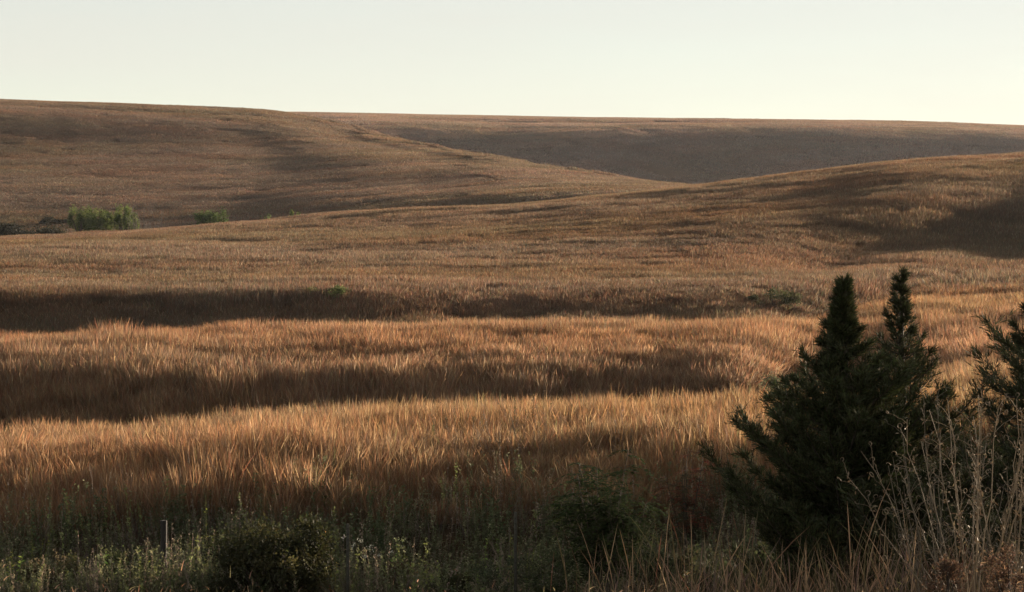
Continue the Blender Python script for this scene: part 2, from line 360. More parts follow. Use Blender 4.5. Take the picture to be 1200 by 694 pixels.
def scatter(name, srcs, x, y, rot, scl, label, tilt=None):
    """a stuff object: points on the ground carrying clumps through geometry nodes"""
    n = len(x); z = ground(x, y)
    me = bpy.data.meshes.new(name); me.vertices.add(n); me.vertices.foreach_set('co', np.stack([x, y, z], 1).astype(np.float32).ravel())
    e = np.zeros((n, 3), np.float32); e[:, 2] = rot
    if not tilt: e[:, :2] = rng.normal(0, .08, (n, 2)) * np.where(rng.uniform(size=(n, 1)) < .14, 3.0, 1.0)   # a few lodged clumps
    if tilt:   # follow the slope (small angles): build world tilt, then spin about own axis
        gx = (ground(x + tilt, y) - ground(x - tilt, y)) / (2 * tilt); gy = (ground(x, y + tilt) - ground(x, y - tilt)) / (2 * tilt)
        # rotation XYZ euler applies z last: express slope in the spun frame
        cr, sr = np.cos(rot), np.sin(rot); lx = gx * cr + gy * sr; ly = -gx * sr + gy * cr
        e[:, 0] = np.arctan(ly); e[:, 1] = -np.arctan(lx)
    a = me.attributes.new('rot', 'FLOAT_VECTOR', 'POINT'); a.data.foreach_set('vector', e.ravel())
    a = me.attributes.new('scl', 'FLOAT_VECTOR', 'POINT'); a.data.foreach_set('vector', np.asarray(scl, np.float32).ravel())
    a = me.attributes.new('var', 'INT', 'POINT'); a.data.foreach_set('value', rng.integers(0, len(srcs), n).astype(np.int32))
    o = link(name, me)
    coll = bpy.data.collections.new(name + '_clumps')
    for s_ in srcs: coll.objects.link(s_)
    ng = bpy.data.node_groups.new(name, 'GeometryNodeTree')
    ng.interface.new_socket('Geometry', in_out='INPUT', socket_type='NodeSocketGeometry')
    ng.interface.new_socket('Geometry', in_out='OUTPUT', socket_type='NodeSocketGeometry')
    gi = ng.nodes.new('NodeGroupInput'); go = ng.nodes.new('NodeGroupOutput')
    ci = ng.nodes.new('GeometryNodeCollectionInfo'); ci.inputs[0].default_value = coll; ci.inputs[1].default_value = True; ci.inputs[2].default_value = True
    ip = ng.nodes.new('GeometryNodeInstanceOnPoints'); ip.inputs['Pick Instance'].default_value = True
    def na(nm, ty):
        q = ng.nodes.new('GeometryNodeInputNamedAttribute'); q.data_type = ty; q.inputs[0].default_value = nm; return q.outputs[0]
    L = ng.links.new
    L(gi.outputs[0], ip.inputs['Points']); L(ci.outputs[0], ip.inputs['Instance']); L(na('var', 'INT'), ip.inputs['Instance Index'])
    er = ng.nodes.new('FunctionNodeEulerToRotation'); L(na('rot', 'FLOAT_VECTOR'), er.inputs[0]); L(er.outputs[0], ip.inputs['Rotation'])
    L(na('scl', 'FLOAT_VECTOR'), ip.inputs['Scale']); L(ip.outputs[0], go.inputs[0])
    md = o.modifiers.new('grass', 'NODES'); md.node_group = ng
    return tag(o, label, 'grass', kind='stuff')
def fan(d0, d1, step, px0=-130, px1=1330, over=1.0):
    """jittered points over the wedge of ground between two depths"""
    xs, ys = [], []; y = d0
    while y < d1:
        xa, xb = y * (px0 - 600) / F_PX, y * (px1 - 600) / F_PX
        n = max(1, int((xb - xa) / step * over)); x = np.linspace(xa, xb, n) + rng.uniform(-.6, .6, n) * step
        xs.append(x); ys.append(y + rng.uniform(-.6, .6, n) * step); y += step
    return np.concatenate(xs), np.concatenate(ys)
def grass_zone(name, srcs, x, y, hmean, hvar, label, tilt=None, nscale=6.0, xy=(0.9, 1.15)):
    n = len(x); hn = fbm(x / nscale, y / nscale, 21, 3)
    s_ = hmean * (1 + hvar * 2 * hn) * rng.uniform(.88, 1.12, n); q = rng.uniform(xy[0], xy[1], n)
    return scatter(name, srcs, x, y, rng.uniform(0, 6.28, n), np.stack([q, q, np.clip(s_, .3, 2)], 1), label, tilt)

# near: crest and second rise, single stems and seed heads
near = [clump_src('near_clump', 1.0, 300, 260, h_, .34, .0062, .0068, (3, 4, 3, .6, .6), M_GRASS, .45, .10, (1.1, 1.04, .95)) for h_ in (.82, 1.0, 1.1, .9, 1.03, .95)]
x, y = fan(60.2, 93, 0.8)
grass_zone('tall_grass', near, x, y, 0.85, .3, 'tall golden bluestem grass on the nearest lit rise')
mid = [clump_src('mid_clump', 1.6, 560, 400, h_, .34, .010, .012, (3.6, 4, 2.4, .5, .6), M_GRASS, .4, .13, (1.02, 1.0, .95)) for h_ in (.86, 1.0, 1.08, .94)]
x, y = fan(93, 150, 1.1)
grass_zone('tall_grass', mid, x, y, 0.85, .3, 'russet tall grass band on the second rise', tilt=1.0)
hill = [clump_src('hill_clump', 4.0, 1900, 1000, 1.0, .3, .018, .02, (4, 3.2, 1.4, 1.2, 1.2), M_GRASS, .3, .22, (.66, .71, .75)) for _ in range(4)]  # tone from here on cools and greys the grass, distance haze put into colour
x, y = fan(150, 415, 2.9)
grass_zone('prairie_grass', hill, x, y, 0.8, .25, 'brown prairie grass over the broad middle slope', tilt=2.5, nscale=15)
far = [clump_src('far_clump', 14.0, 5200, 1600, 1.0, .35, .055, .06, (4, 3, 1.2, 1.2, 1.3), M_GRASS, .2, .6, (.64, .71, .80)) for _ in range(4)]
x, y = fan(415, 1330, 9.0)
grass_zone('prairie_grass', far, x, y, 0.8, .25, 'russet grass greyed by painted-in haze, covering the left hill and its spur', tilt=8, nscale=60)
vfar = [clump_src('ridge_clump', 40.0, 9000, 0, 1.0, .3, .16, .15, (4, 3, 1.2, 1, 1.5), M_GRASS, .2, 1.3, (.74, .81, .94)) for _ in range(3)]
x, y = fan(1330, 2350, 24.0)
grass_zone('prairie_grass', vfar, x, y, 0.9, .25, 'brown grass dulled by painted-in haze on the far ridge along the skyline', tilt=20, nscale=150)
# ------------------------------------------------------------------ low growth in front
OLIVE, BROWN, UMBER = (0.20, 0.195, 0.105), (0.29, 0.225, 0.155), (0.21, 0.165, 0.125)
def weed_stems(g, n, size, h, hv, leaf, cols, spread=.25, per=16, w_stem=.008, top=None, base=None):
    """upright stems set with alternate leaves"""
    for _ in range(n):
        b = np.array([*(rng.normal(0, size / 2.5, 2)), -0.04]) if base is None else np.array(base) + np.array([*(rng.normal(0, size / 2.5, 2)), 0])
        hh = h * rng.uniform(1 - hv, 1 + hv); az = rng.uniform(0, 6.28); ln = rng.uniform(0, spread)
        t = np.linspace(0, 1, 6); pts = b + np.stack([np.cos(az) * ln * hh * t ** 1.6, np.sin(az) * ln * hh * t ** 1.6, hh * t], 1) + rng.normal(0, .012, (6, 3)) * t[:, None]
        col = np.asarray(cols[rng.integers(0, len(cols))]) * rng.uniform(.75, 1.25)
        g.tube(pts, np.linspace(w_stem, w_stem * .35, 6), col * .8, 3)
        k = int(per * rng.uniform(.7, 1.3)); u = rng.uniform(.18, 1, k)
        p = np.stack([np.interp(u, t, pts[:, i]) for i in range(3)], 1)
        a = rng.uniform(0, 6.28, k); d = np.stack([np.cos(a), np.sin(a), rng.uniform(-.3, .9, k)], 1)
        g.leaves(p, d, unit(k) * .5 + np.array([0, 0, 1]), leaf * rng.uniform(.6, 1.3, k) * (1.15 - .5 * u), leaf * .42 * rng.uniform(.7, 1.3, k), jit(col, k, .3))
        if top is not None:
            k = 14; g.leaves(pts[-1] + rng.normal(0, leaf * .45, (k, 3)), unit(k), unit(k), leaf * .35, leaf * .3, jit(top, k, .25))

def weed_src(name, cols, h, leaf, n=16, grass=45, gw=(.2, .3, .3, 2.2, 2), size=1.0):
    g = Geo(); weed_stems(g, n, size, h, .4, leaf, cols, .35, 30)
    k = grass
    b = np.concatenate([rng.uniform(-size / 1.6, size / 1.6, (k, 2)), np.full((k, 1), -.03)], 1)
    g.ribbons(b, rng.uniform(0, 6.28, k), rng.uniform(0, .4, k), rng.uniform(.1, .7, k), h * rng.uniform(.5, 1.2, k), .010 * rng.uniform(.6, 1.3, k), [1, 1, .7, .1], pick(k, gw) * .8)
    return bpy.data.objects.new(name, g.mesh(name, M_WEED))
DGR = (0.115, 0.125, 0.06)
wsrc = [weed_src('weed_clump', [OLIVE, DGR], .55, .09), weed_src('weed_clump', [BROWN, DGR], .6, .06, 14), weed_src('weed_clump', [DGR, (0.08, 0.11, 0.045)], .5, .10, 16),
        weed_src('weed_clump', [UMBER, OLIVE], .65, .055, 13, 60), weed_src('weed_clump', [DGR, UMBER], .5, .075), weed_src('weed_clump', [OLIVE, (0.2, 0.22, 0.08)], .6, .09, 12)]
x, y = fan(52.2, 61.3, 0.56)
keep = rng.uniform(size=len(x)) < np.clip((63 - y) / 4.5, 0, 1); x, y = x[keep], y[keep]
o = grass_zone('undergrowth', wsrc, x, y, 1.4, .45, 'dark mixed weeds and brambles along the shaded fence line', nscale=2.0); o['category'] = 'weeds'
short = [clump_src('short_clump', 1.4, 40, 320, .13, .3, .005, .006, (1, 2, 2, 3, 2), M_GRASS, .1, .2) for _ in range(3)]
x, y = fan(9, 42, 1.0, -500, 1700)
grass_zone('verge_grass', short, x, y, 0.5, .3, 'short dull grass on the bank below the frame')
pale = [clump_src('pale_clump', .9, 50, 40, .95, .32, .0036, .0036, (.2, .6, 2.5, 2, 3), M_GRASS, .5, .12) for _ in range(4)]
x, y = fan(22.5, 28.5, 0.62, 770, 1300)
keep = rng.uniform(size=len(x)) < .85; x, y = x[keep], y[keep]
grass_zone('pale_grass', pale, x, y, 0.85, .35, 'pale seed-headed grass standing in front of the dark cedars', nscale=1.5)
x, y = fan(53, 57, 0.9, 560, 900); keep = rng.uniform(size=len(x)) < .3; x, y = x[keep], y[keep]
grass_zone('pale_grass', [clump_src('thin_clump', .9, 20, 20, 1.0, .3, .009, .009, (.5, 1, 2, 1.6, 2.5), M_GRASS, .4, .12) for _ in range(3)], x, y, 1.0, .3,
           'thin dry stalks in the shadow left of the cedars', nscale=2)

# ------------------------------------------------------------------ trees and shrubs
def trunk_part(parent, h, r, mat, lean=(0, 0), limbs=(), name='trunk', z0=-.25):
    g = Geo(); t = np.linspace(0, 1, 8)
    pts = np.stack([lean[0] * t ** 1.5 + rng.normal(0, r * .25, 8) * t, lean[1] * t ** 1.5 + rng.normal(0, r * .25, 8) * t, z0 + (h - z0) * t], 1)
    g.tube(pts, r * (1.15 - t * .95) * (1 + .5 * (t < .05)), (.1, .08, .06), 8)
    for p, q, rr in limbs:
        p = np.asarray(p); q = np.asarray(q); tt = np.linspace(0, 1, 5)[:, None]
        g.tube(p + (q - p) * tt + np.array([0, 0, .12]) * np.linalg.norm(q - p) * (tt ** 2 - tt) , rr * (1 - .75 * tt[:, 0]), (.1, .08, .06), 5)
    return link(name, g.mesh(name, mat, True), parent)

def cedar(px, d, height, prof, label, nbr=85, dens=1.0, arch=0.0, seed=0, colr=(0.036, 0.042, 0.015), side=None):
    """eastern redcedar: upswept feathery branches. prof = [(fraction from top, half-width m)...]"""
    global rng; rng = np.random.default_rng(seed + 100)
    b = spot(px, d); T = thing('cedar_tree', b, label, 'tree')
    trunk_part(T, height * .97, height * .022, M_BARK)
    fr = [p[0] for p in prof]; hw = [p[1] for p in prof]
    gl, gb = Geo(), Geo()
    for i in range(nbr):
        f = ((i + rng.uniform(0, 1)) / nbr) ** .8; z = height * (1 - f); az = i * 2.39996 + rng.uniform(-.5, .5)
        R = np.interp(f, fr, hw) * rng.uniform(.45, 1.3)
        R *= 1 + .26 * math.sin(2 * az + 2.6 * z + seed) + .18 * math.sin(az - 4.1 * z + 2 * seed)
        if side is not None: R *= 1 + side[0] * max(0, math.cos(az - side[1])) * f
        z0 = max(.15, z - R * rng.uniform(.35, .75) - .05)                     # foot of the branch lower than its tip
        t = np.linspace(0, 1, 7); up = (z - z0)
        pts = np.stack([np.cos(az) * R * t ** .85, np.sin(az) * R * t ** .85, z0 + up * (t ** (1.5 + arch)) + rng.normal(0, .02, 7)], 1)
        gb.tube(pts, np.linspace(.012 + R * .008, .003, 7), (.1, .075, .055), 4)
        m = int((14 + R * 42) * dens); u = rng.uniform(.04, 1, m) ** .85
        p = np.stack([np.interp(u, t, pts[:, k]) for k in range(3)], 1)
        # twigs leave the branch outwards and upwards, each feathered with short scale sprays
        a = az + rng.normal(0, .95, m); tl = (.07 + .17 * (1 - u) + .05 * R) * rng.uniform(.6, 1.35, m) * min(1, .35 + R)
        td = np.stack([np.cos(a), np.sin(a), rng.uniform(.15, 1.3, m)], 1); td /= np.linalg.norm(td, axis=1)[:, None]
        for q in range(11):
            s_ = rng.uniform(.05, 1, m)[:, None]; pos = p + td * tl[:, None] * s_
            dd = td + unit(m) * .65 + np.array([0, 0, .25])
            gl.leaves(pos, dd, unit(m), rng.uniform(.045, .125, m), rng.uniform(.006, .012, m), jit(colr, m, .5, .2), .05)
    k = 60; s_ = rng.uniform(0, 1, k)                                            # leader
    gl.leaves(np.stack([rng.normal(0, .012, k), rng.normal(0, .012, k), height * (.88 + .12 * s_)], 1), unit(k) * .7 + np.array([0, 0, 1.0]), unit(k), .08, .016, jit(colr, k, .3))
    tag(link('branches', gb.mesh('branches', M_BARK), T), kind='stuff'); tag(link('crown', gl.mesh('crown', M_CEDAR), T), kind='stuff')
    return T
def tall(px, d, row): return float(z_of(row, d) - spot(px, d)[2])        # metres from the ground up to an image row
cedar(988, 30.0, tall(988, 30, 327), [(0, .01), (.05, .07), (.10, .15), (.15, .25), (.20, .38), (.25, .62), (.31, .95), (.5, 1.02), (.8, 1.05), (1, .9)],
      'dark pointed cedar, the leftmost and densest of the evergreens', 290, 1.8, .2, 1)
cedar(1056, 31.2, tall(1056, 31.2, 316), [(0, .01), (.05, .05), (.12, .15), (.2, .36), (.3, .85), (.5, 1.15), (.8, 1.2), (1, .9)],
      'taller thin-topped cedar with arching branches, middle of the three', 190, .95, .5, 2, (0.044, 0.048, 0.020), (.35, 0.0))
C3 = cedar(1216, 29.0, tall(1216, 29, 328), [(0, .02), (.1, .2), (.2, .5), (.3, .85), (.5, 1.05), (.8, 1.15), (1, .9)],
      'hazy cedar cut off by the right edge of the picture', 130, 1.2, .6, 3, (0.044, 0.048, 0.020), (.25, 3.1))

for i, (px, d, s_, a) in enumerate(((1345, 30.5, 1.35, 1.2), (1470, 31.5, 1.5, 2.9), (1620, 30.0, 1.4, 4.4), (1780, 32.0, 1.5, .6), (1960, 31.0, 1.4, 5.2))):  # unseen cedar copies, added and enlarged to shade the foreground
    T = C3.copy(); COL.objects.link(T); T.location = spot(px, d); T.scale = (s_ * 1.1, s_ * 1.1, s_); T.rotation_euler.z = a
    T['label'] = 'unseen cedar added past the right edge to shade the foreground'; T['group'] = 'added shade cedars beyond the right edge'
    for ch in list(C3.children):
        c = ch.copy(); COL.objects.link(c); c.parent = T

def leaf_tree(px, d, height, rx, label, lobes, n, leaf, cols, cat='tree', name='tree', ry=None, base_f=.25, mat=None, trunk_r=None, sink=0.0, group=None, seed=0, shape=.5, rl=(.18, .38)):
    """broadleaf crown: leaves crowded in shells around uneven lobes, on limbs from a trunk"""
    global rng; rng = np.random.default_rng(seed + 500)
    b = spot(px, d); b[2] -= sink; T = thing(name, b, label, cat, group); ry = ry or rx
    L = []
    for i in range(lobes):
        a = rng.uniform(0, 6.28); q = math.sqrt(rng.uniform(0, 1)) * .72
        zc = height * (base_f + (1 - base_f) * rng.uniform(.15, .82) * (1 - shape * q ** 2)); r = rng.uniform(*rl)
        L.append((np.array([math.cos(a) * q * rx, math.sin(a) * q * ry, zc]), r))
    limbs = [((0, 0, height * base_f * rng.uniform(.3, .9)), c, height * .018) for c, r in L]
    trunk_part(T, height * .6, trunk_r or height * .03, M_BARK, limbs=limbs)
    g = Geo(); per = int(n / lobes)
    for c, r in L:
        # sub-clumps on the lobe's shell
        for _ in range(9):
            dv = unit(1)[0]; sc_ = np.array([rx * r, ry * r, height * r * .55]); cc = c + dv * sc_ * rng.uniform(.45, 1.0); k = per // 9
            P = cc + rng.normal(0, 1, (k, 3)) * sc_ * .26
            P = P[P[:, 2] > height * .04]; k = len(P)
            out_ = P - np.array([0, 0, height * .4]); out_ /= np.linalg.norm(out_, axis=1)[:, None] + 1e-6
            col = np.asarray(cols[rng.integers(0, len(cols))]) * rng.uniform(.75, 1.25)
            g.leaves(P, out_ * .6 + unit(k), unit(k) + np.array([0, 0, .6]), leaf * rng.uniform(.6, 1.4, k), leaf * .62 * rng.uniform(.6, 1.4, k), jit(col, k, .3, .1))
    tag(link('crown', g.mesh('crown', mat or M_LEAF), T), kind='stuff'); return T
GRN = [(0.095, 0.125, 0.034), (0.06, 0.08, 0.026), (0.125, 0.15, 0.042)]
# by the creek under the left hill
def tall(px, d, row): return float(z_of(row, d) - spot(px, d)[2])        # metres from the ground up to an image row
leaf_tree(66, 640, 2.6, 5.0, 'added dark brush standing in for gully shade above the far green trees', 8, 4000, .4, [(0.025, 0.025, 0.016), (0.032, 0.03, 0.018)], 'bush', 'brush', seed=31, shape=.8, base_f=.1)  # gully shade put in as near-black leaves on added brush
leaf_tree(50, 535, tall(50, 535, 266), 6.0, 'added dark brush imitating hollow shade between left edge and far green trees', 9, 6000, .35, [(0.025, 0.025, 0.016), (0.032, 0.03, 0.018)], 'bush', 'brush', seed=33, shape=.6, base_f=.3)  # shade of the hollow put into dark added brush
leaf_tree(10, 545, tall(10, 545, 258), 12.0, 'added wide dark brush imitating the shaded hollow at the left edge', 14, 14000, .4, [(0.025, 0.025, 0.016), (0.032, 0.03, 0.018)], 'bush', 'brush', seed=32, shape=.5, base_f=.35)  # added brush, its dark leaves stand for the shaded hollow
leaf_tree(95, 520, tall(95, 520, 231), 3.7, 'green cottonwood tree, left and tallest of the far clump', 13, 8000, .28, GRN, seed=1, base_f=.42, shape=.65, rl=(.15, .30))
leaf_tree(121, 523, tall(120, 526, 241), 3.8, 'green tree in the middle of the far clump', 12, 7000, .28, GRN, seed=2, base_f=.42, shape=.65, rl=(.15, .30))
leaf_tree(146, 520, tall(146, 520, 235), 3.4, 'green tree, right one of the far clump', 12, 7000, .28, GRN, seed=3, base_f=.42, shape=.65, rl=(.15, .30))
DG = [(0.06, 0.09, 0.03), (0.075, 0.10, 0.03)]
leaf_tree(248, 480, tall(248, 480, 243), 3.6, 'dark rounded bush alone right of the far green trees', 10, 6000, .28, DG, 'bush', 'bush', seed=4, shape=.5, base_f=.4)
leaf_tree(312, 470, tall(312, 470, 243), 1.5, 'small green bush peeking over the crest, left one of a pair', 5, 900, .3, GRN, 'bush', 'bush', seed=5)
leaf_tree(346, 470, tall(346, 470, 241), 1.2, 'small green bush peeking over the crest, right one of a pair', 4, 700, .3, GRN, 'bush', 'bush', seed=6)

def bare_shrub(px, d, h, label, n=26, spread=.5, col=(.12, .095, .08), r=.03, seed=0):
    global rng; rng = np.random.default_rng(seed + 900)
    b = spot(px, d); T = thing('bare_shrub', b, label, 'shrub'); g = Geo(); g2 = Geo()
    for i in range(n):
        a = rng.uniform(0, 6.28); q = rng.uniform(.1, spread); t = np.linspace(0, 1, 6); hh = h * rng.uniform(.6, 1)
        P = np.stack([np.cos(a) * q * hh * t, np.sin(a) * q * hh * t, -.1 + hh * t], 1) + rng.normal(0, .02 * h, (6, 3)) * t[:, None]
        g.tube(P, np.linspace(r, r * .3, 6), col, 4)
        for j in range(5):
            s_ = P[rng.integers(2, 6)]; e = s_ + unit(1)[0] * h * .16 + np.array([0, 0, h * .14]); g2.tube(np.linspace(s_, e, 3), [r * .5, r * .35, r * .15], col, 3)
    tag(link('stems', g.mesh('stems', M_BARK), T), kind='stuff'); tag(link('twigs', g2.mesh('twigs', M_BARK), T), kind='stuff')
bare_shrub(164, 505, tall(164, 505, 249), 'leafless grey shrub beside the far green trees', seed=1, r=.07)
bare_shrub(182, 500, tall(182, 500, 254), 'small leafless shrub between far trees and dark bush', seed=2, r=.07)

# near shrubs on the fence line
leaf_tree(838, 42, 1.9, .8, 'dark brushy thicket between the reddish sumac and the cedars', 14, 7000, .055, [(0.03, 0.035, 0.016), (0.045, 0.042, 0.02)], 'bush', 'bush', seed=41, base_f=.08, trunk_r=.02, shape=.4)
leaf_tree(905, 35.5, 1.7, .6, 'dark brush tucked under the leftmost branches of the cedars', 12, 6000, .05, [(0.028, 0.033, 0.015), (0.04, 0.04, 0.018)], 'bush', 'bush', seed=42, base_f=.08, trunk_r=.02, shape=.4)
leaf_tree(862, 34, 1.5, .55, 'dark low bush at the left foot of the cedars', 12, 5000, .05, [(0.03, 0.035, 0.016), (0.04, 0.04, 0.018)], 'bush', 'bush', seed=13, base_f=.1, trunk_r=.02)
DARK = [(0.028, 0.030, 0.012), (0.034, 0.036, 0.014), (0.03, 0.03, 0.013), (0.06, 0.055, 0.02)]
leaf_tree(312, 52.6, tall(312, 52.6, 588), 1.4, 'dark dense rounded bush on the fence line', 26, 22000, .07, DARK, 'bush', 'bush', seed=7, shape=.45, base_f=.1, trunk_r=.03, rl=(.16, .44))
leaf_tree(372, 54.5, 1.75, .42, 'slender yellowing shrub touching the dark rounded bush', 5, 900, .06, [(0.22, 0.20, 0.05), (0.15, 0.16, 0.05), (0.26, 0.14, 0.05)], 'bush', 'shrub', seed=8, base_f=.2, trunk_r=.012)
leaf_tree(600, 53.5, 1.5, 1.15, 'low dark leafy thicket left of the tall feathery shrub', 9, 2800, .06, [(0.05, 0.06, 0.03), (0.06, 0.065, 0.035)], 'bush', 'bush', seed=9, shape=.8, base_f=.08, trunk_r=.02)
leaf_tree(925, 78, 2.1, .85, 'grey-green fuzzy shrub behind the left side of cedars', 9, 2600, .07, [(0.10, 0.11, 0.06), (0.13, 0.12, 0.07)], 'bush', 'shrub', seed=10, base_f=.15, trunk_r=.02)
leaf_tree(905, 196, 2.2, 2.6, 'low dark brush in the shaded hollow above the second rise', 8, 2200, .16, [(0.06, 0.065, 0.03), (0.08, 0.075, 0.04)], 'bush', 'brush', seed=11, shape=.8, base_f=.1, trunk_r=.05)
leaf_tree(388, 197, 1.6, 2.2, 'low green brush in the valley shade', 7, 1600, .16, [(0.10, 0.12, 0.045), (0.12, 0.13, 0.05)], 'bush', 'brush', seed=12, shape=.8, base_f=.1, trunk_r=.05)

def frond_shrub(px, d, h, rx, label, n_fr, colr, seed, leafl=.05, name='feathery_shrub', stems=7):
    """many-stemmed shrub with drooping pinnate leaves in tiers"""
    global rng; rng = np.random.default_rng(seed + 1300)
    b = spot(px, d); T = thing(name, b, label, 'shrub'); gs, gl = Geo(), Geo()
    for i in range(stems):
        a = rng.uniform(0, 6.28); q = rx * rng.uniform(.1, .7); hh = h * rng.uniform(.62, 1.0); t = np.linspace(0, 1, 7)
        P = np.stack([np.cos(a) * q * t ** 1.3, np.sin(a) * q * t ** 1.3, -.1 + hh * t], 1) + rng.normal(0, .02, (7, 3)) * t[:, None]
        gs.tube(P, np.linspace(.018, .006, 7), (.09, .07, .05), 5)
        for j in range(n_fr):
            u = rng.uniform(.35, 1) ** .7; p = np.array([np.interp(u, t, P[:, k]) for k in range(3)])
            fa = rng.uniform(0, 6.28); L_ = rng.uniform(.22, .5) * rx; tt = np.linspace(0, 1, 9)
            R = p + np.stack([np.cos(fa) * L_ * tt, np.sin(fa) * L_ * tt, L_ * (.35 * tt - .75 * tt ** 2)], 1)
            gs.tube(R[::2], np.linspace(.005, .002, 5), (.10, .08, .05), 3)
            m = 26; s_ = rng.uniform(.1, 1, m); pp = np.stack([np.interp(s_, tt, R[:, k]) for k in range(3)], 1)
            sg = np.where(np.arange(m) % 2, 1, -1); dd = np.stack([-np.sin(fa) * sg + np.cos(fa) * .5, np.cos(fa) * sg + np.sin(fa) * .5, rng.normal(-.15, .2, m)], 1)
            c = np.asarray(colr[rng.integers(0, len(colr))]) * rng.uniform(.7, 1.3)
            gl.leaves(pp, dd, np.array([0, 0, 1.0]) + unit(m) * .35, leafl * rng.uniform(.8, 1.5, m), leafl * .42, jit(c, m, .25))
    tag(link('stems', gs.mesh('stems', M_BARK), T), kind='stuff'); tag(link('foliage', gl.mesh('foliage', M_LEAF), T), kind='stuff')
frond_shrub(708, 50.4, tall(708, 50.4, 520), 1.4, 'tall dark green feathery shrub left of the cedars', 46, [(0.035, 0.055, 0.018), (0.045, 0.06, 0.02)], 1, .10, stems=13)
frond_shrub(805, 58, tall(805, 58, 505), .95, 'reddish sumac in the grass beside the feathery shrub', 22, [(0.20, 0.055, 0.035), (0.16, 0.075, 0.04), (0.07, 0.065, 0.03)], 2, .07, 'sumac_shrub', 8)

leaf_tree(62, 54.5, 1.25, .85, 'olive brown tangled bush near the left end of the fence line', 12, 5000, .055, [(0.07, 0.07, 0.03), (0.11, 0.085, 0.045)], 'bush', 'bush', seed=14, shape=.8, base_f=.08, trunk_r=.02)
leaf_tree(140, 55, 1.15, .8, 'dull green tangled bush left of the wooden post', 12, 4500, .06, [(0.06, 0.07, 0.028), (0.08, 0.08, 0.035)], 'bush', 'bush', seed=15, shape=.8, base_f=.08, trunk_r=.02)
leaf_tree(452, 54, 1.2, .8, 'dark russet tangled bush behind the white fluff', 12, 4500, .055, [(0.09, 0.055, 0.035), (0.07, 0.06, 0.03)], 'bush', 'bush', seed=16, shape=.8, base_f=.08, trunk_r=.02)
leaf_tree(528, 53, 1.05, .9, 'low dark green bush in the middle of the fence line', 12, 4800, .06, [(0.045, 0.05, 0.02), (0.06, 0.06, 0.025)], 'bush', 'bush', seed=17, shape=.8, base_f=.08, trunk_r=.02)
leaf_tree(655, 53, 1.5, .9, 'dark green bush filling the left side of the feathery shrub', 12, 5200, .06, [(0.04, 0.05, 0.02), (0.05, 0.055, 0.024)], 'bush', 'bush', seed=18, shape=.8, base_f=.08, trunk_r=.02)
leaf_tree(775, 52, 1.6, .9, 'dark green bush filling the right side of the feathery shrub', 12, 5200, .06, [(0.04, 0.048, 0.02), (0.05, 0.052, 0.024)], 'bush', 'bush', seed=19, shape=.8, base_f=.08, trunk_r=.02)

# scattered taller forbs breaking up the grass
fsrc = [weed_src('forb_clump', [(0.10, 0.085, 0.045), UMBER], .95, .06, 7, 10), weed_src('forb_clump', [(0.09, 0.10, 0.045), BROWN], .85, .07, 8, 10), weed_src('forb_clump', [(0.15, 0.075, 0.045), UMBER], .9, .05, 9, 6)]
x, y = fan(61, 145, 1.6); keep = (rng.uniform(size=len(x)) < .10) | (fbm(x / 7, y / 5, 77, 3) > .34); x, y = x[keep], y[keep]
o = grass_zone('prairie_forbs', fsrc, x, y, 1.0, .3, 'dark forbs scattered through the tall grass', nscale=3.0); o['category'] = 'weeds'

# ------------------------------------------------------------------ fence posts
def wood_post(px, d, h, r, label):
    b = spot(px, d); T = thing('fence_post', b, label, 'fence post', 'fence posts')
    g = Geo(); t = np.linspace(0, 1, 7); g.tube(np.stack([.02 * t + rng.normal(0, .004, 7), .0 * t, -.3 + (h + .3) * t], 1), r * (1.08 - .12 * t) * (1 + rng.normal(0, .03, 7)), (.1, .1, .1), 9)
    g.add([[r*.9*math.cos(a)+.02, r*.9*math.sin(a), h+.002] for a in (0.2, 1.8, 3.3, 4.9)], [[0, 1, 2, 3]], (.1, .1, .1))
    link('post', g.mesh('post', M_WOODPOST, False), T)
def t_post(px, d, h, label, wdt=.04, group='fence posts'):
    b = spot(px, d); T = thing('steel_post', b, label, 'fence post', group)
    def bx(x0, x1, y0, y1, z0, z1):
        v = [(x, y, z) for z in (z0, z1) for y in (y0, y1) for x in (x0, x1)]
        return v, [[0, 1, 3, 2], [4, 6, 7, 5], [0, 4, 5, 1], [2, 3, 7, 6], [0, 2, 6, 4], [1, 5, 7, 3]]
    g = Geo(); g.add(*bx(-wdt / 2, wdt / 2, -.004, .004, -.3, h), (.05,) * 3); g.add(*bx(-.004, .004, .005, wdt * .9, -.3, h - .002), (.05,) * 3)
    link('post', g.mesh('post', M_STEEL), T)
    g = Geo()
    for z in np.arange(.2, h - .05, .11): g.add(*bx(-wdt * .22, wdt * .22, -.012, -.005, z, z + .03), (.05,) * 3)
    tag(link('studs', g.mesh('studs', M_STEEL), T), kind='stuff')
wood_post(190, 53.5, tall(190, 53.5, 610), .068, 'weathered wooden fence post with a flat top in the weeds')
t_post(407, 51.6, tall(407, 51.6, 614), 'thin dark steel fence post right of the dark bush', .06)
t_post(604, 52.0, tall(604, 52, 600), 'short dark steel post rising from the leafy thicket', .065)
t_post(1191, 236, 2.2, 'taller faint post on the far right slope', .12, 'far posts')
t_post(1159, 232, 1.7, 'shorter faint post on the far right slope', .10, 'far posts')

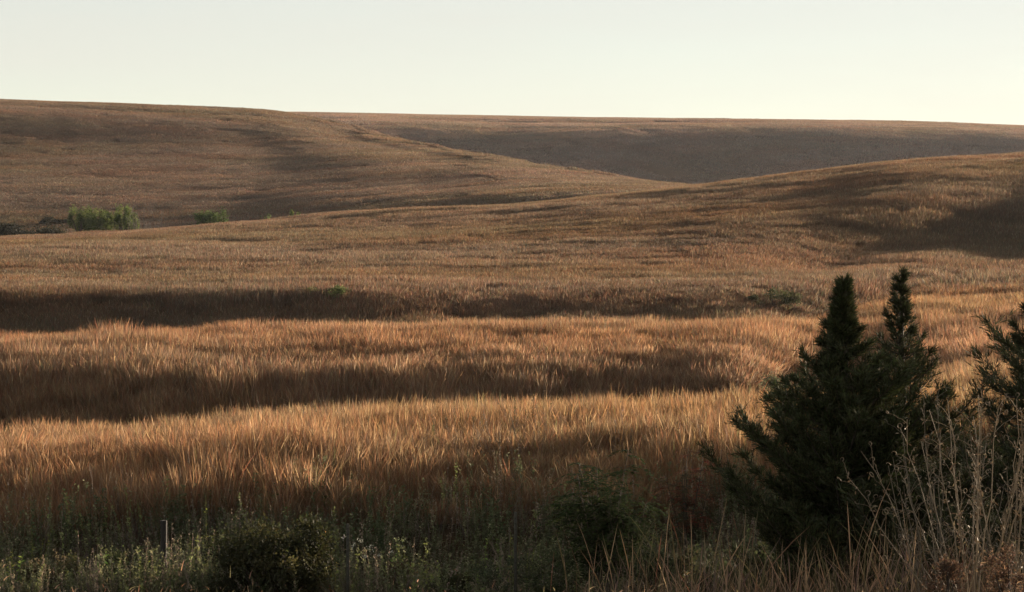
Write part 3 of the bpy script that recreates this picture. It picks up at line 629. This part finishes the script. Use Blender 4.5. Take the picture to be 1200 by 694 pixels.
# ------------------------------------------------------------------ dry branching forbs in front
def dry_forb(px, d, h, spread, label, n=9, seed=0, tips=1.0, col=(.185, .14, .09), bush=True):
    """dead many-branched plant: stems fan from the base, each side twig ends in a curled seed head"""
    global rng; rng = np.random.default_rng(seed + 1700)
    b = spot(px, d); T = thing('dry_weed', b, label, 'weed'); gs, gt, gh, gl = Geo(), Geo(), Geo(), Geo()
    for i in range(n):
        a = math.pi * (i + rng.uniform(.2, .8)) / n + (math.pi if rng.uniform() < .5 else 0)
        fan_ = math.cos(a) if True else 0
        q = spread * abs(rng.uniform(.15, 1)); hh = h * (1 - .35 * (q / spread) ** 2) * rng.uniform(.8, 1.02)
        az = rng.uniform(0, 6.28); t = np.linspace(0, 1, 9)
        P = np.stack([np.cos(az) * q * t ** .95, np.sin(az) * q * .7 * t ** .95, -.05 + hh * t ** (1.05 + .25 * q / spread)], 1) + rng.normal(0, .016, (9, 3)) * t[:, None]
        c = np.asarray(col) * rng.uniform(.75, 1.3); g1 = Geo(); g1.tube(P, np.linspace(.0068, .0024, 9), c, 5); link('stem', g1.mesh('stem', M_DRY, True), T)
        for j in range(9):
            u = rng.uniform(.38, 1); p = np.array([np.interp(u, t, P[:, k]) for k in range(3)])
            d2 = unit(1)[0] * .8 + np.array([np.cos(az) * .4, np.sin(az) * .4, 1.0]); d2 /= np.linalg.norm(d2); l2 = rng.uniform(.08, .24)
            s_ = np.linspace(0, 1, 5)[:, None]; Q = p + d2 * l2 * s_ + np.array([0, 0, -.25 * l2]) * s_ ** 2 + rng.normal(0, .005, (5, 3)) * s_
            gt.tube(Q, np.linspace(.0026, .0014, 5), c, 3)
            if rng.uniform() < tips:                                              # curled withered head
                r = rng.uniform(.010, .022); ph = np.linspace(0, rng.uniform(3.5, 6.2), 9); e1 = unit(1)[0]; e2 = np.cross(e1, d2); e2 /= np.linalg.norm(e2) + 1e-6; e1 = np.cross(e2, d2)
                C = Q[-1] + d2 * r; W = C + r * (np.outer(-np.cos(ph), d2) + np.outer(np.sin(ph), e2)); gh.tube(W, np.linspace(.0045, .0025, 9), np.asarray(col) * rng.uniform(.6, 1.1), 3)
            k = 3; gl.leaves(p + rng.normal(0, .015, (k, 3)), unit(k) + np.array([0, 0, -.4]), unit(k), rng.uniform(.02, .05, k), .012, jit((.17, .12, .07), k, .3))
    for nm, gg in (('twigs', gt), ('seed_heads', gh), ('withered_leaves', gl)): tag(link(nm, gg.mesh(nm, M_DRY), T), kind='stuff')
dry_forb(1142, 19.0, 1.85, 1.05, 'largest bare branching weed with curled heads, lower right', 22, 1)
dry_forb(1188, 20.0, 2.1, .45, 'upright bare weed at the right edge before the cedar', 11, 2)
dry_forb(1105, 22.5, 2.25, .55, 'thin greyer bare weed behind the largest one', 12, 3, col=(.14, .112, .078))
leaf_tree(1112, 18.4, .62, .26, 'rust brown twiggy tuft at the foot of the largest bare weed', 9, 2600, .02, [(0.12, 0.072, 0.045), (0.095, 0.06, 0.04)], 'weed', 'rusty_weed', seed=20, base_f=.05, trunk_r=.008)
leaf_tree(1186, 18.2, .66, .24, 'rust brown twiggy tuft in the bottom right corner', 9, 2400, .02, [(0.12, 0.072, 0.045), (0.095, 0.06, 0.04)], 'weed', 'rusty_weed', seed=21, base_f=.05, trunk_r=.008)

# ------------------------------------------------------------------ weeds one can pick out along the fence
YG, YEL, ORG, LIME = (0.25, 0.27, 0.06), (0.36, 0.28, 0.06), (0.40, 0.15, 0.05), (0.22, 0.32, 0.065)
def weed(px, d, h, label, cols, n=6, leaf=.07, size=.25, per=22, top=None, name='leafy_weed', seed=0, near=False):
    global rng; rng = np.random.default_rng(seed + 2100)
    if not near: d += 8.0; h *= 1.22; leaf *= 1.2; size *= 1.25
    b = spot(px, d); T = thing(name, b, label, 'weed'); gs = Geo(); g = Geo()
    for _ in range(n):
        bb = np.array([*rng.normal(0, size / 2.2, 2), -.05]); hh = h * rng.uniform(.6, 1.05); az = rng.uniform(0, 6.28); ln = rng.uniform(0, .22); t = np.linspace(0, 1, 6)
        P = bb + np.stack([np.cos(az) * ln * hh * t ** 1.6, np.sin(az) * ln * hh * t ** 1.6, hh * t], 1)
        c = np.asarray(cols[rng.integers(0, len(cols))]) * rng.uniform(.8, 1.2); gs.tube(P, np.linspace(.008, .003, 6), c * .7, 4)
        k = per; u = rng.uniform(.2, 1, k); p = np.stack([np.interp(u, t, P[:, i]) for i in range(3)], 1); a = rng.uniform(0, 6.28, k)
        g.leaves(p, np.stack([np.cos(a), np.sin(a), rng.uniform(-.4, .8, k)], 1), unit(k) * .5 + np.array([0, 0, 1]), leaf * rng.uniform(.7, 1.35, k) * (1.2 - .5 * u), leaf * .5 * rng.uniform(.7, 1.2, k), jit(c, k, .3, .12))
        if top is not None:
            k = 16; g.leaves(P[-1] + rng.normal(0, .03, (k, 3)), unit(k), unit(k), .03, .022, jit(top, k, .2))
    tag(link('stems', gs.mesh('stems', M_WEED), T), kind='stuff'); tag(link('foliage', g.mesh('foliage', M_WEED), T), kind='stuff')
WHITE = (0.62, 0.60, 0.50)
weed(4, 46.0, 1.05, 'bright lime leafy weed cut by the left edge', [LIME, YG], 7, .09, .35, seed=1)
weed(30, 46.5, .75, 'short lime weed close to the left edge', [LIME, YG], 5, .08, .25, seed=2)
weed(52, 50.0, 1.0, 'olive bushy weed between left edge and wooden post, farther back', [OLIVE, YG], 8, .07, .5, seed=3)
weed(114, 46.4, .95, 'lime upright weed midway between left edge and wooden post', [LIME, OLIVE], 5, .09, .22, seed=4)
weed(98, 46.2, .8, 'yellowing low weed just left of the lime upright one', [YG, YEL], 5, .06, .22, seed=5)
weed(178, 45.6, .85, 'green weed leaning against the left of the wooden post', [YG, OLIVE], 6, .08, .25, seed=6)
weed(205, 45.6, .82, 'green weed just right of the wooden post', [YG, LIME], 6, .08, .25, seed=7)
weed(226, 47.5, 1.35, 'thin yellow goldenrod stalk, shorter of the two by the bush', [YEL, YG], 2, .06, .07, 26, seed=8, name='goldenrod')
weed(243, 47.8, 1.72, 'tallest thin yellow-green goldenrod stalk left of dark bush', [YG, YEL], 2, .06, .06, 34, seed=9, name='goldenrod')
weed(252, 46.6, .98, 'yellow tinged weed at the left foot of dark bush', [YEL, YG, BROWN], 6, .06, .3, seed=10)
weed(228, 45.2, .72, 'low green clump between goldenrod and wooden post', [YG, OLIVE], 6, .07, .3, seed=11)
weed(330, 45.8, .88, 'yellow flowering weed in front of the dark bush', [YG, YEL], 7, .06, .3, 20, YEL, seed=12)
weed(355, 45.6, .8, 'olive yellow weed at the right foot of dark bush', [YG, YEL, OLIVE], 7, .065, .3, seed=13)
weed(386, 45.3, .9, 'yellow-green weed just left of thin steel post', [YG, YEL], 5, .06, .2, seed=14)
weed(390, 44.6, .5, 'orange leaved sprig low beside the steel post', [ORG], 3, .06, .12, 14, seed=15, name='orange_weed')
weed(420, 44.8, .52, 'orange sprig just right of the steel post foot', [ORG, BROWN], 4, .06, .18, 14, seed=16, name='orange_weed')
weed(434, 46.8, 1.22, 'brown weed topped with white seed fluff', [BROWN, OLIVE], 9, .05, .4, 18, WHITE, seed=17, name='fluffy_weed')
weed(450, 46.4, .98, 'russet bushy weed below the white fluff', [(0.22, 0.12, 0.07), BROWN], 8, .05, .4, 20, seed=18)
weed(467, 46.4, 1.2, 'tall lime weed with pale top right of the white fluff', [LIME, YG], 4, .08, .14, 22, (0.4, 0.42, 0.2), seed=19)
weed(484, 45.6, .85, 'bright orange leaved weed right of the tall lime one', [ORG, (0.3, 0.16, 0.06)], 4, .07, .16, 16, seed=20, name='orange_weed')
weed(503, 45.8, .85, 'lime green broad-leaved weed beyond the orange one', [LIME, YG], 5, .09, .25, seed=21)
weed(532, 45.4, .78, 'small orange sprig near the middle of the fence line', [ORG], 3, .06, .12, 14, seed=22, name='orange_weed')
weed(560, 46.4, 1.18, 'thin lime weed at the left of the leafy thicket', [LIME, YG], 3, .07, .14, seed=23)
weed(593, 46.6, 1.2, 'lime-topped weed close by the short steel post', [YG, LIME], 3, .07, .12, seed=24)
weed(628, 46.0, .98, 'yellow-green weed row end just right of short steel post', [YG, OLIVE], 6, .06, .3, seed=25)

# ------------------------------------------------------------------ evening haze
v = np.array([(x_, y_, z_) for z_ in (GZ.min() - 1.5, max(GZ.max() + 4, 40)) for y_ in (-40, 4260) for x_ in (-1850, 1850)])
mh, nh_, oh = mat_base('evening_air'); pv = N_(nh_, 'ShaderNodeVolumePrincipled')
pv.inputs['Color'].default_value = (0.86, 0.9, 1.0, 1); pv.inputs['Density'].default_value = 0.00002; pv.inputs['Anisotropy'].default_value = 0.4
nh_.links.new(pv.outputs[0], oh.inputs['Volume'])
haze = link('haze', mesh_np('haze', v, [[0, 2, 3, 1], [4, 5, 7, 6], [0, 1, 5, 4], [2, 6, 7, 3], [0, 4, 6, 2], [1, 3, 7, 5]], mh))
tag(haze, kind='stuff')
